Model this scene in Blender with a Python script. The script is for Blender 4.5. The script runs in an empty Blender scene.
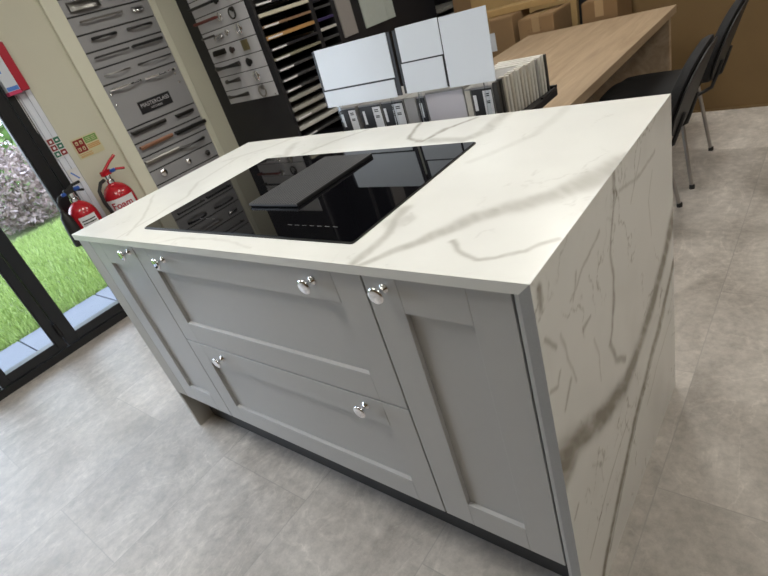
import bpy, bmesh, math, random
import numpy as np
from mathutils import Vector, Matrix

random.seed(7)
rng = np.random.default_rng(11)
scn = bpy.context.scene
COL = scn.collection
PI = math.pi

# ------------------------------------------------------------------ materials
def new_mat(name):
    m = bpy.data.materials.new(name); m.use_nodes = True
    nt = m.node_tree
    return m, nt, nt.nodes['Principled BSDF']

def node(nt, kind, **kw):
    n = nt.nodes.new(kind)
    for k, v in kw.items():
        if k in n.inputs: n.inputs[k].default_value = v
        else: setattr(n, k, v)
    return n

def rgba(c): return (c[0], c[1], c[2], 1.0)

def mat(name, col, rough=0.5, metal=0.0, var=0.06, scale=30.0, bump=0.0, coat=0.0, spec=0.5, aniso=None):
    """principled material whose colour wanders a little with a noise texture"""
    m, nt, b = new_mat(name)
    tc = node(nt, 'ShaderNodeTexCoord')
    nz = node(nt, 'ShaderNodeTexNoise', Scale=scale, Detail=4.0)
    src = tc.outputs['Object']
    if aniso:
        mp = node(nt, 'ShaderNodeMapping'); mp.inputs['Scale'].default_value = aniso
        nt.links.new(src, mp.inputs['Vector']); src = mp.outputs['Vector']
    nt.links.new(src, nz.inputs['Vector'])
    r = node(nt, 'ShaderNodeMix', data_type='RGBA')
    r.inputs[6].default_value = rgba([max(0, c * (1 - var)) for c in col])
    r.inputs[7].default_value = rgba([min(1, c * (1 + var)) for c in col])
    nt.links.new(nz.outputs['Fac'], r.inputs[0])
    nt.links.new(r.outputs[2], b.inputs['Base Color'])
    b.inputs['Roughness'].default_value = rough
    b.inputs['Metallic'].default_value = metal
    b.inputs['Coat Weight'].default_value = coat
    b.inputs['Specular IOR Level'].default_value = spec
    if bump > 0:
        bp = node(nt, 'ShaderNodeBump', Strength=bump, Distance=0.002)
        nt.links.new(nz.outputs['Fac'], bp.inputs['Height'])
        nt.links.new(bp.outputs['Normal'], b.inputs['Normal'])
    return m

def emis(name, col, strength):
    m, nt, b = new_mat(name)
    b.inputs['Base Color'].default_value = rgba(col)
    b.inputs['Emission Color'].default_value = rgba(col)
    b.inputs['Emission Strength'].default_value = strength
    return m

def marble_mat(name, base, vein, rough):
    m, nt, b = new_mat(name)
    at = node(nt, 'ShaderNodeAttribute', attribute_name='vein')
    tc = node(nt, 'ShaderNodeTexCoord')
    nz = node(nt, 'ShaderNodeTexNoise', Scale=9.0, Detail=6.0)
    nt.links.new(tc.outputs['Object'], nz.inputs['Vector'])
    cl = node(nt, 'ShaderNodeMix', data_type='RGBA')
    cl.inputs[6].default_value = rgba([c * .96 for c in base]); cl.inputs[7].default_value = rgba([min(1, c * 1.03) for c in base])
    nt.links.new(nz.outputs['Fac'], cl.inputs[0])
    mx = node(nt, 'ShaderNodeMix', data_type='RGBA')
    mx.inputs[7].default_value = rgba(vein)
    nt.links.new(cl.outputs[2], mx.inputs[6])
    nt.links.new(at.outputs['Fac'], mx.inputs[0])
    nt.links.new(mx.outputs[2], b.inputs['Base Color'])
    b.inputs['Roughness'].default_value = rough
    return m

def floor_mat():
    m, nt, b = new_mat('stone_tile')
    L = nt.links.new
    tc = node(nt, 'ShaderNodeTexCoord')
    sx = node(nt, 'ShaderNodeSeparateXYZ'); L(tc.outputs['Object'], sx.inputs[0])
    def mth(op, a, bb=None, c=None):
        n = node(nt, 'ShaderNodeMath', operation=op)
        for i, v in enumerate((a, bb, c)):
            if v is None: continue
            if isinstance(v, (int, float)): n.inputs[i].default_value = v
            else: L(v, n.inputs[i])
        return n.outputs[0]
    W_, L_ = .46, .93
    u = mth('DIVIDE', mth('ADD', sx.outputs['X'], .19), W_)
    cu = mth('FLOOR', u); fu = mth('FRACT', u)
    par = mth('ABSOLUTE', mth('MODULO', cu, 2.0))
    v = mth('ADD', mth('DIVIDE', mth('ADD', sx.outputs['Y'], .52), L_), mth('MULTIPLY', par, .5))
    cv = mth('FLOOR', v); fv = mth('FRACT', v)
    du = mth('MULTIPLY', mth('SUBTRACT', .5, mth('ABSOLUTE', mth('SUBTRACT', fu, .5))), W_)
    dv = mth('MULTIPLY', mth('SUBTRACT', .5, mth('ABSOLUTE', mth('SUBTRACT', fv, .5))), L_)
    d = mth('MINIMUM', du, dv)
    grout = node(nt, 'ShaderNodeMapRange'); L(d, grout.inputs[0])
    grout.inputs[1].default_value = .0010; grout.inputs[2].default_value = .0022
    grout.inputs[3].default_value = 1.0; grout.inputs[4].default_value = 0.0
    cxy = node(nt, 'ShaderNodeCombineXYZ'); L(cu, cxy.inputs[0]); L(cv, cxy.inputs[1])
    wn = node(nt, 'ShaderNodeTexWhiteNoise'); L(cxy.outputs[0], wn.inputs['Vector'])
    # stone clouds, shifted per tile so that the figure breaks at the joints
    vadd = node(nt, 'ShaderNodeVectorMath', operation='MULTIPLY_ADD')
    L(wn.outputs['Color'], vadd.inputs[0]); vadd.inputs[1].default_value = (9, 9, 9); L(tc.outputs['Object'], vadd.inputs[2])
    mp = node(nt, 'ShaderNodeMapping'); mp.inputs['Rotation'].default_value = (0, 0, .5); mp.inputs['Scale'].default_value = (1.5, .8, 1)
    L(vadd.outputs[0], mp.inputs['Vector'])
    n1 = node(nt, 'ShaderNodeTexNoise', Scale=3.2, Detail=9.0, Roughness=.62, Distortion=.8); L(mp.outputs[0], n1.inputs['Vector'])
    n2 = node(nt, 'ShaderNodeTexNoise', Scale=30.0, Detail=9.0, Roughness=.72); L(vadd.outputs[0], n2.inputs['Vector'])
    r1 = node(nt, 'ShaderNodeValToRGB'); L(n1.outputs['Fac'], r1.inputs[0])
    e = r1.color_ramp.elements
    e[0].position = .3; e[0].color = (.395, .36, .322, 1)
    e[1].position = .72; e[1].color = (.64, .595, .545, 1)
    r2 = node(nt, 'ShaderNodeMapRange'); L(n2.outputs['Fac'], r2.inputs[0])
    r2.inputs[1].default_value = .3; r2.inputs[2].default_value = .7; r2.inputs[3].default_value = .76; r2.inputs[4].default_value = 1.16
    # wisps: thin pale and dark figure lines of the stone
    n3 = node(nt, 'ShaderNodeTexNoise', Scale=2.6, Detail=6.0, Roughness=.55, Distortion=1.6); L(mp.outputs[0], n3.inputs['Vector'])
    ridge = mth('ABSOLUTE', mth('SUBTRACT', n3.outputs['Fac'], .5))
    wis = node(nt, 'ShaderNodeMapRange'); L(ridge, wis.inputs[0])
    wis.inputs[1].default_value = 0; wis.inputs[2].default_value = .02; wis.inputs[3].default_value = 1.13; wis.inputs[4].default_value = 1.0
    tone = node(nt, 'ShaderNodeMapRange'); L(wn.outputs['Value'], tone.inputs[0]); tone.inputs[3].default_value = .93; tone.inputs[4].default_value = 1.07
    k = mth('MULTIPLY', mth('MULTIPLY', r2.outputs[0], wis.outputs[0]), tone.outputs[0])
    sc = node(nt, 'ShaderNodeVectorMath', operation='SCALE'); L(r1.outputs[0], sc.inputs[0]); L(k, sc.inputs['Scale'])
    mx = node(nt, 'ShaderNodeMix', data_type='RGBA'); L(sc.outputs[0], mx.inputs[6])
    mx.inputs[7].default_value = (.33, .31, .285, 1)
    gs = mth('MULTIPLY', grout.outputs[0], .55)
    L(gs, mx.inputs[0]); L(mx.outputs[2], b.inputs['Base Color'])
    rr = node(nt, 'ShaderNodeMapRange'); L(n2.outputs['Fac'], rr.inputs[0]); rr.inputs[3].default_value = .34; rr.inputs[4].default_value = .56
    L(rr.outputs[0], b.inputs['Roughness'])
    bp = node(nt, 'ShaderNodeBump', Strength=.12, Distance=.003)
    hh = mth('SUBTRACT', n2.outputs['Fac'], grout.outputs[0]); L(hh, bp.inputs['Height']); L(bp.outputs[0], b.inputs['Normal'])
    return m

def oak_mat():
    m, nt, b = new_mat('oak'); L = nt.links.new
    tc = node(nt, 'ShaderNodeTexCoord')
    mp = node(nt, 'ShaderNodeMapping'); mp.inputs['Scale'].default_value = (9, .9, 9); mp.inputs['Rotation'].default_value = (0, 0, .0)
    L(tc.outputs['Object'], mp.inputs['Vector'])
    n1 = node(nt, 'ShaderNodeTexNoise', Scale=1.6, Detail=7.0, Roughness=.6, Distortion=1.0); L(mp.outputs[0], n1.inputs['Vector'])
    n2 = node(nt, 'ShaderNodeTexNoise', Scale=9.0, Detail=5.0); L(mp.outputs[0], n2.inputs['Vector'])
    r = node(nt, 'ShaderNodeValToRGB'); L(n1.outputs['Fac'], r.inputs[0])
    e = r.color_ramp.elements
    e[0].position = .28; e[0].color = (.29, .205, .128, 1); e[1].position = .75; e[1].color = (.47, .355, .24, 1)
    r2 = node(nt, 'ShaderNodeMapRange'); L(n2.outputs['Fac'], r2.inputs[0]); r2.inputs[3].default_value = .86; r2.inputs[4].default_value = 1.1
    sc = node(nt, 'ShaderNodeVectorMath', operation='SCALE'); L(r.outputs[0], sc.inputs[0]); L(r2.outputs[0], sc.inputs['Scale'])
    L(sc.outputs[0], b.inputs['Base Color']); b.inputs['Roughness'].default_value = .48
    return m

def leaf_mat(name, c0, c1, c2=None):
    m, nt, b = new_mat(name); L = nt.links.new
    g = node(nt, 'ShaderNodeNewGeometry')
    r = node(nt, 'ShaderNodeValToRGB'); L(g.outputs['Random Per Island'], r.inputs[0])
    e = r.color_ramp.elements; e[0].color = rgba(c0); e[1].color = rgba(c1)
    if c2:
        q = e.new(.5); q.color = rgba(c2)
    L(r.outputs[0], b.inputs['Base Color']); b.inputs['Roughness'].default_value = .55
    return m

def glass_mat(name, tint=(.97, .99, .98), strength=1.0):
    m = bpy.data.materials.new(name); m.use_nodes = True; nt = m.node_tree
    nt.nodes.clear(); L = nt.links.new
    out = node(nt, 'ShaderNodeOutputMaterial'); tr = node(nt, 'ShaderNodeBsdfTransparent'); gl = node(nt, 'ShaderNodeBsdfGlossy')
    tr.inputs[0].default_value = rgba(tint); gl.inputs['Roughness'].default_value = .02
    fr = node(nt, 'ShaderNodeFresnel', IOR=1.3)
    mx = node(nt, 'ShaderNodeMixShader')
    L(fr.outputs[0], mx.inputs[0]); L(tr.outputs[0], mx.inputs[1]); L(gl.outputs[0], mx.inputs[2]); L(mx.outputs[0], out.inputs[0])
    return m

M = dict(
    slab_edge=mat('grey_slab_front_edge', (.36, .365, .37), .5, var=.12, scale=300),
    floor=floor_mat(), oak=oak_mat(),
    marble=marble_mat('marble_effect_slab', (.79, .795, .765), (.20, .176, .135), .26),
    cream=mat('cream_wall_paint', (.62, .605, .485), .75, var=.03, scale=6, bump=.05),
    cream_trim=mat('cream_trim_paint', (.72, .71, .58), .5, var=.02),
    ceiling=mat('ceiling_paint', (.82, .82, .80), .8, var=.02),
    white_wall=mat('white_wall_paint', (.72, .72, .70), .75, var=.02),
    dim_wall=mat('grey_brown_wall_paint', (.34, .235, .125), .75, var=.03),
    upvc=mat('white_plastic_trim', (.76, .79, .86), .3, var=.02),
    brown=mat('brown_board', (.165, .102, .040), .7, var=.12, scale=5, bump=.05),
    frame=mat('black_door_frame', (.012, .013, .015), .35, var=.1),
    gasket=mat('dark_gasket', (.03, .03, .033), .6),
    grey_paint=mat('grey_cabinet_paint', (.50, .50, .495), .33, var=.02, scale=60, bump=.02),
    taupe=mat('taupe_edge_paint', (.46, .44, .40), .5, var=.04),
    carcass=mat('dark_carcass', (.07, .07, .072), .6),
    plinth=mat('dark_plinth', (.05, .05, .05), .55),
    chrome=mat('chrome', (.88, .88, .9), .06, 1.0, var=.01),
    nickel=mat('brushed_nickel', (.36, .35, .33), .32, 1.0, var=.05, scale=90),
    pewter=mat('pewter', (.085, .082, .08), .4, 1.0, var=.1, scale=80),
    black_metal=mat('black_metal', (.018, .018, .018), .4, .3, var=.1),
    brass=mat('antique_brass', (.34, .29, .16), .35, 1.0, var=.08),
    copper=mat('copper_brown_metal', (.36, .19, .125), .42, .7, var=.08),
    red_wood=mat('dark_red_wood', (.14, .022, .016), .4, var=.2),
    hob=mat('black_ceramic_glass', (.003, .003, .004), .02, var=.05, spec=.42),
    hob_edge=mat('dark_bevel_glass', (.006, .006, .007), .3),
    mark=mat('grey_print', (.16, .16, .17), .4),
    grille=mat('black_cast_grille', (.11, .112, .118), .4, var=.1, spec=.5),
    board_grey=mat('grey_handle_board', (.31, .31, .318), .5, var=.03, scale=15),
    board_light=mat('light_handle_board', (.56, .56, .58), .5, var=.03, scale=15),
    groove=mat('dark_groove', (.03, .03, .03), .7),
    plaque=mat('black_plaque', (.015, .016, .02), .35),
    silver_print=mat('silver_print', (.6, .6, .62), .35),
    black_panel=mat('black_display_panel', (.013, .013, .016), .5, var=.15, scale=8),
    black_inside=mat('black_rack_inside', (.008, .008, .009), .7),
    white_card=mat('white_card', (.68, .72, .78), .2, var=.01, spec=.5),
    label_white=mat('white_label', (.75, .75, .76), .55, var=.03),
    mauve_card=mat('pale_mauve_card', (.62, .59, .63), .55, var=.02),
    black_card=mat('black_card', (.02, .02, .023), .4),
    grey_card=mat('grey_card', (.34, .33, .325), .5),
    s_cream=mat('cream_door_finish', (.58, .55, .44), .45), s_brown=mat('brown_wood_finish', (.24, .15, .09), .5, aniso=(3, 40, 40), var=.3, scale=3),
    s_oak=mat('orange_oak_finish', (.42, .24, .09), .5, aniso=(40, 3, 40), var=.3, scale=3), s_black=mat('black_finish', (.02, .02, .025), .4),
    s_olive=mat('olive_finish', (.25, .24, .17), .5), s_grey=mat('warm_grey_finish', (.33, .32, .29), .5), s_pale=mat('pale_stone_finish', (.50, .49, .46), .5),
    s_dark=mat('charcoal_finish', (.05, .05, .052), .5), s_purple=mat('deep_purple_finish', (.035, .025, .09), .45),
    s_green=mat('pale_green_grey_finish', (.42, .46, .43), .4), s_taupe=mat('taupe_finish', (.27, .25, .24), .5),
    q_white=mat('white_quartz', (.68, .66, .61), .4, var=.06, scale=80), q_beige=mat('beige_quartz', (.62, .58, .51), .4, var=.1, scale=80),
    q_grey=mat('grey_quartz', (.36, .355, .34), .4, var=.1, scale=80), q_dark=mat('dark_quartz', (.05, .048, .045), .35, var=.2, scale=80),
    card=mat('corrugated_card', (.25, .155, .075), .8, var=.08, scale=5, bump=.03), card_d=mat('darker_card', (.20, .12, .055), .8, var=.1, scale=5),
    card_y=mat('yellow_card', (.42, .28, .12), .75, var=.1, scale=4), tape=mat('brown_tape', (.36, .25, .14), .25),
    red=mat('signal_red_enamel', (.45, .012, .022), .22, var=.03, coat=.4), red_plain=mat('red_plastic', (.42, .01, .03), .4, var=.03),
    rubber=mat('black_rubber', (.012, .012, .012), .55), blue=mat('blue_plastic', (.03, .1, .42), .4), sticker_blue=mat('blue_print', (.08, .22, .62), .5),
    pink=mat('pink_red_print', (.6, .05, .14), .5), sign_cream=mat('cream_sign_sheet', (.62, .58, .36), .4, var=.02), sign_red=mat('red_print', (.24, .014, .012), .4),
    sign_green=mat('green_print', (.14, .33, .07), .4), sign_orange=mat('orange_print', (.55, .27, .08), .4), sign_dgreen=mat('dark_green_print', (.02, .16, .09), .4),
    fabric=mat('black_upholstery', (.010, .010, .011), .85, var=.3, scale=200, bump=.15), shell=mat('black_plastic_shell', (.012, .012, .013), .55, var=.1),
    steel=mat('grey_steel_tube', (.42, .40, .385), .3, .9, var=.04), foot=mat('black_foot', (.02, .02, .02), .6),
    glass=glass_mat('clear_glass'), acrylic=glass_mat('clear_acrylic', (.93, .95, .96)),
    paving=mat('blue_grey_paving', (.085, .095, .125), .5, var=.12, scale=7, bump=.1),
    soil=mat('garden_soil', (.10, .13, .04), .9, var=.3, scale=9),
    grass=leaf_mat('grass_blades', (.21, .31, .075), (.38, .48, .16)), leaf_red=leaf_mat('reddish_leaves', (.26, .18, .175), (.36, .29, .295), (.30, .235, .205)),
    leaf_green=leaf_mat('green_leaves', (.11, .22, .05), (.32, .44, .16)), bark=mat('bark', (.12, .09, .065), .9),
    brick=mat('garden_brick', (.36, .24, .215), .85, var=.2, scale=9), lamp=emis('fill_diffuser', (1.0, .97, .90), 9.0),
    lamp_frame=mat('white_lamp_frame', (.8, .8, .8), .4),
)

# ------------------------------------------------------------------ mesh helpers
class MB:
    def __init__(s): s.bm = bmesh.new()
    def box(s, x0, x1, y0, y1, z0, z1, bev=0.0, mtx=None, seg=1):
        r = bmesh.ops.create_cube(s.bm, size=1.0); vs = r['verts']
        for v in vs:
            v.co = Vector((x0 + (v.co.x + .5) * (x1 - x0), y0 + (v.co.y + .5) * (y1 - y0), z0 + (v.co.z + .5) * (z1 - z0)))
        if bev > 0:
            es = list({e for v in vs for e in v.link_edges})
            q = bmesh.ops.bevel(s.bm, geom=vs + es, offset=bev, segments=seg, affect='EDGES', profile=.5)
            vs = list({v for f in q['faces'] for v in f.verts} | {v for v in vs if v.is_valid})
        if mtx: bmesh.ops.transform(s.bm, matrix=mtx, verts=[v for v in vs if v.is_valid])
        return s
    def prism(s, pts, axis, a, b):
        """polygon pts (2-D) extruded from a to b along axis"""
        def P(p, t):
            return {'x': (t, p[0], p[1]), 'y': (p[0], t, p[1]), 'z': (p[0], p[1], t)}[axis]
        A = [s.bm.verts.new(P(p, a)) for p in pts]; B = [s.bm.verts.new(P(p, b)) for p in pts]
        n = len(pts)
        s.bm.faces.new(A); s.bm.faces.new(B[::-1])
        for i in range(n): s.bm.faces.new((A[i], B[i], B[(i + 1) % n], A[(i + 1) % n]))
        return s
    def tube(s, pts, r, n=10, cap=True, radii=None):
        pts = [Vector(p) for p in pts]; rings = []
        up = Vector((0, 0, 1)); prev = None
        for i, p in enumerate(pts):
            d = (pts[min(i + 1, len(pts) - 1)] - pts[max(i - 1, 0)]).normalized()
            if prev is None:
                a = d.cross(up)
                if a.length < 1e-3: a = d.cross(Vector((1, 0, 0)))
                a.normalize()
            else:
                a = prev - d * prev.dot(d); a.normalize()
            prev = a; b = d.cross(a)
            rr = radii[i] if radii else r
            rings.append([s.bm.verts.new(p + (a * math.cos(2 * PI * k / n) + b * math.sin(2 * PI * k / n)) * rr) for k in range(n)])
        for q, w in zip(rings, rings[1:]):
            for k in range(n): s.bm.faces.new((q[k], q[(k + 1) % n], w[(k + 1) % n], w[k]))
        if cap: s.bm.faces.new(rings[0][::-1]); s.bm.faces.new(rings[-1])
        return s
    def lathe(s, prof, o=(0, 0, 0), axis=(0, 0, 1), n=24):
        """prof: list of (radius, height) turned about axis through o"""
        ax = Vector(axis).normalized(); a = ax.orthogonal().normalized(); b = ax.cross(a); o = Vector(o)
        rings = [[s.bm.verts.new(o + ax * h + (a * math.cos(2 * PI * k / n) + b * math.sin(2 * PI * k / n)) * max(r, 1e-5)) for k in range(n)] for r, h in prof]
        for q, w in zip(rings, rings[1:]):
            for k in range(n): s.bm.faces.new((q[k], q[(k + 1) % n], w[(k + 1) % n], w[k]))
        s.bm.faces.new(rings[0][::-1]); s.bm.faces.new(rings[-1])
        return s
    def build(s, name, m, parent=None, smooth=None, loc=None):
        """m: material; smooth: angle in degrees under which edges are shaded smooth"""
        bmesh.ops.recalc_face_normals(s.bm, faces=s.bm.faces)
        me = bpy.data.meshes.new(name)
        if loc is not None: bmesh.ops.translate(s.bm, verts=s.bm.verts, vec=-Vector(loc))
        s.bm.to_mesh(me); s.bm.free()
        me.materials.append(m)
        if smooth: me.shade_smooth(); me.set_sharp_from_angle(angle=math.radians(smooth))
        o = bpy.data.objects.new(name, me); COL.objects.link(o)
        if loc is not None: o.location = loc
        if parent is not None: put(o, parent)
        return o

def put(o, parent):
    """parent o, its geometry being in world coordinates"""
    o.parent = parent
    w = Matrix.Identity(4); p = parent
    chain = []
    while p is not None: chain.append(p); p = p.parent
    for q in reversed(chain): w = w @ (Matrix.LocRotScale(q.location, q.rotation_euler, q.scale) if q.parent is None else q.matrix_parent_inverse @ Matrix.LocRotScale(q.location, q.rotation_euler, q.scale))
    o.matrix_parent_inverse = w.inverted()
    return o

def tag(o, label=None, cat=None, group=None, kind=None):
    if label: o['label'] = label
    if cat: o['category'] = cat
    if group: o['group'] = group
    if kind: o['kind'] = kind
    return o
def empty(name, loc, label, cat, group=None):
    o = bpy.data.objects.new(name, None); COL.objects.link(o); o.location = loc; o.empty_display_size = .1
    return tag(o, label, cat, group)
def struct(o): o['kind'] = 'structure'; return o
def bx(name, m, dims, parent=None, bev=0.0, seg=1): return MB().box(*dims, bev=bev, seg=seg).build(name, m, parent)
def dup(root, loc, label=None, group=None, rotz=None):
    r = root.copy(); COL.objects.link(r); r.location = loc
    if rotz is not None: r.rotation_euler = (0, 0, rotz)
    if label: r['label'] = label
    if group: r['group'] = group
    for ch in list(root.children):
        c = ch.copy(); COL.objects.link(c); c.parent = r
        for g in list(ch.children):
            d = g.copy(); COL.objects.link(d); d.parent = c
    return r
def text(name, s, size, m, parent, loc, xdir, zdir, extrude=.0004, align='CENTER', bold=0.0):
    """raised lettering; xdir runs along the line, zdir up the letters"""
    cu = bpy.data.curves.new(name, 'FONT'); cu.body = s; cu.size = size; cu.extrude = extrude; cu.align_x = align; cu.align_y = 'CENTER'; cu.offset = bold
    t = bpy.data.objects.new('tmp', cu); COL.objects.link(t)
    dg = bpy.context.evaluated_depsgraph_get(); me = bpy.data.meshes.new_from_object(t.evaluated_get(dg))
    bpy.data.objects.remove(t); me.name = name
    x = Vector(xdir).normalized(); y = Vector(zdir).normalized(); z = x.cross(y)
    me.transform(Matrix.Translation(loc) @ Matrix((x, y, z)).transposed().to_4x4())
    me.materials.clear(); me.materials.append(m)
    o = bpy.data.objects.new(name, me); COL.objects.link(o)
    if parent is not None: put(o, parent)
    return o

# ------------------------------------------------------------------ numpy noise for the marble
def vnoise(x, y, seed):
    g = np.random.default_rng(seed).random((256, 256))
    xi = np.floor(x).astype(int); yi = np.floor(y).astype(int); fx = x - xi; fy = y - yi
    fx = fx * fx * (3 - 2 * fx); fy = fy * fy * (3 - 2 * fy)
    a = g[xi % 256, yi % 256]; b = g[(xi + 1) % 256, yi % 256]; c = g[xi % 256, (yi + 1) % 256]; d = g[(xi + 1) % 256, (yi + 1) % 256]
    return (a * (1 - fx) + b * fx) * (1 - fy) + (c * (1 - fx) + d * fx) * fy
def fbm(x, y, seed, oct=4):
    s = 0; a = .5; t = 0
    for k in range(oct): s = s + a * vnoise(x * 2 ** k + 31.7 * k, y * 2 ** k + 17.3 * k, seed + k); t += a; a *= .5
    return s / t
def vein_field(U, V, veins, seed, warp=.012):
    du = (fbm(U * 9, V * 9, seed) - .5) * 2 * warp + (fbm(U * 40, V * 40, seed + 9) - .5) * warp * .3 + (fbm(U * 20, V * 20, seed + 13) - .5) * warp * 1.0
    dv = (fbm(U * 9, V * 9, seed + 50) - .5) * 2 * warp + (fbm(U * 40, V * 40, seed + 59) - .5) * warp * .3 + (fbm(U * 20, V * 20, seed + 63) - .5) * warp * 1.0
    x = U + du; y = V + dv
    out = np.zeros_like(U)
    streak = fbm(U * 14 - V * 10, (U + V) * 60, seed + 90, 4)
    for pts, w0, w1, st in veins:
        n = len(pts) - 1
        best = np.full_like(U, 9.0); wid = np.full_like(U, w0)
        for i in range(n):
            ax, ay = pts[i]; bx_, by = pts[i + 1]
            ex, ey = bx_ - ax, by - ay; l2 = ex * ex + ey * ey
            t = np.clip(((x - ax) * ex + (y - ay) * ey) / l2, 0, 1)
            d = np.hypot(x - ax - t * ex, y - ay - t * ey)
            w = w0 + (w1 - w0) * (i + t) / n
            q = d < best
            best = np.where(q, d, best); wid = np.where(q, w, wid)
        prof = np.exp(-(best / (1.35 * wid)) ** 3)
        out = np.maximum(out, st * prof * np.clip(.62 + .72 * streak, 0, 1.15))
    return out

def hairlines(U, V, seed, lo=.60):
    r = np.abs(fbm(U * 7, V * 7, seed, 5) - .5); m_ = np.clip((fbm(U * 5 + 3, V * 5 + 8, seed + 7, 3) - lo) * 9, 0, 1)
    r2 = np.abs(fbm(U * 16 + 5, V * 11, seed + 3, 4) - .5); m2 = np.clip((fbm(U * 9, V * 9, seed + 11, 3) - lo - .03) * 9, 0, 1)
    return np.maximum(np.exp(-(r / .006) ** 2) * m_, np.exp(-(r2 / .010) ** 2) * m2)

def grid_panel(name, m, nu, nv, fn, vein, poly_faces, parent, edge=None):
    """dense face carrying the vein mask (fn maps grid to 3-D points) plus the plain remaining faces of the slab"""
    U, V = np.meshgrid(np.linspace(0, 1, nu + 1), np.linspace(0, 1, nv + 1), indexing='ij')
    P = fn(U, V).reshape(-1, 3); n0 = len(P)
    idx = np.arange(n0).reshape(nu + 1, nv + 1)
    F = np.stack([idx[:-1, :-1], idx[1:, :-1], idx[1:, 1:], idx[:-1, 1:]], -1).reshape(-1, 4)
    extra = []; faces = F.tolist()
    for f in poly_faces:
        k = n0 + len(extra); extra += list(f); faces.append(list(range(k, k + len(f))))
    me = bpy.data.meshes.new(name); me.from_pydata(P.tolist() + [tuple(e) for e in extra], [], faces); me.update()
    a = me.attributes.new('vein', 'FLOAT', 'POINT')
    vals = np.zeros(len(me.vertices), dtype=np.float32); vals[:n0] = vein.reshape(-1)
    a.data.foreach_set('value', vals)
    me.materials.append(m)
    if edge:                                     # first extra face: the front edge of the slab, in darker grey
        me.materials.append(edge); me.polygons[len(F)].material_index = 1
    o = bpy.data.objects.new(name, me); COL.objects.link(o); put(o, parent)
    return o

# ================================================================== ROOM
XW = -1.472                                  # face of the left wall
R0, R1, F0, F1, HC = XW, 6.0, -4.2, 4.45, 2.7
struct(bx('floor', M['floor'], (-1.56, R1, F0, F1, -.12, 0)))
struct(bx('ceiling', M['ceiling'], (XW - .12, R1, F0, F1, HC, HC + .12)))
struct(bx('wall_right', M['dim_wall'], (R1, R1 + .12, F0, F1, -.12, HC + .12)))
struct(bx('wall_front', M['dim_wall'], (XW - .12, R1 + .12, F0 - .12, F0, -.12, HC + .12)))
struct(bx('wall_far', M['black_inside'], (XW - .12, R1 + .12, F1, F1 + .12, -.12, HC + .12)))
struct(bx('wall_brown', M['brown'], (.755, R1, 3.42, 3.50, 0, HC)))
# left wall: opening for the folding glass doors from y=-3.0 to .57, cream wall up to the black display at 1.75
w = MB()
w.box(XW - .12, XW, F0, -1.76, -.12, HC); w.box(XW - .12, XW, .655, 1.752, 0, HC); w.box(XW - .12, XW, -1.76, .655, 2.15, HC)
struct(w.build('wall_left', M['cream']))
struct(bx('wall_left_far', M['black_inside'], (XW - .12, XW, 1.752, F1, 0, HC)))

# ------------------------------------------------------------------ folding glass doors
DX0, DX1 = -1.534, -1.459
fr = MB()
fr.box(DX0, DX1, -1.76, .57, 0, .045); fr.box(DX0, DX1, -1.76, .57, 2.08, 2.15)
fr.box(DX0, DX1, .525, .57, .045, 2.08); fr.box(DX0, DX1, -1.76, -1.70, .045, 2.08)
struct(fr.build('door_frame', M['frame']))
leaves = [(.065, .52), (-.325, .06), (-1.01, -.33), (-1.7, -1.015)]
for i, (a, b) in enumerate(leaves):
    st = .068 if i == 0 else .048; lo = .055
    m_ = MB()
    for q in ((a, a + st, .05, 2.075), (b - st, b, .05, 2.075), (a + st, b - st, .05, .05 + lo), (a + st, b - st, 2.075 - lo, 2.075)):
        m_.box(DX0 + .008, DX1 - .004, *q, bev=.002)
    d = struct(m_.build('door_%d' % (i + 1), M['frame']))
    MB().box(DX0 + .034, DX0 + .040, a + st - .008, b - st + .008, .05 + lo - .008, 2.075 - lo + .008).build('glass_pane', M['glass'], d)
    g_ = MB()
    for q in ((a + st, a + st + .006, .105, 2.02), (b - st - .006, b - st, .105, 2.02)): g_.box(DX0 + .05, DX1 - .012, *q)
    g_.build('glazing_bead', M['gasket'], d)
    if i == 1:
        MB().box(DX1 - .004, DX1 + .012, b - .032, b - .006, .98, 1.2, bev=.004).tube([(DX1 + .012, b - .02, 1.05), (DX1 + .05, b - .02, 1.05), (DX1 + .05, b - .13, 1.05)], .008).build('door_handle', M['black_metal'], d)
    if i == 0:      # low hinge knuckle beside the sill
        MB().lathe([(.011, 0), (.011, .09)], (DX1 + .004, a - .003, .12), n=12).build('hinge', M['black_metal'], d)
# white strip between the black frame and the cream wall
struct(MB().box(XW - .06, XW - .004, .57, .655, 0, HC).box(XW - .004, XW + .004, .585, .602, 0, 2.3, bev=.001).box(XW - .004, XW + .006, .622, .640, 0, 2.3, bev=.001).build('trim_1', M['upvc']))
struct(MB().box(XW - .002, XW + .012, .66, .93, 0, .09, bev=.003).box(XW - .002, XW + .012, 1.61, 1.75, 0, .09, bev=.003).build('baseboard_left', M['cream_trim']))
struct(MB().box(1.0, R1, 3.408, 3.422, 0, .012).build('baseboard_back', M['brown']))

# ------------------------------------------------------------------ outside
ZG = -.08
struct(bx('garden_ground', M['soil'], (-12, -2.46, -7, 9, ZG - .14, ZG - .02)))
pv = MB(); k = 0
for j, x in enumerate((-1.585, -2.02)):
    y = -5 + .2 * j
    while y < 5:
        pv.box(x - .43, x, y + .004, y + .596, ZG - .1, ZG, bev=.004); y += .6
struct(pv.build('patio_paving', M['paving']))
struct(bx('patio_base', M['soil'], (-2.46, XW - .1, -7, 9, ZG - .2, ZG - .03)))
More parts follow.
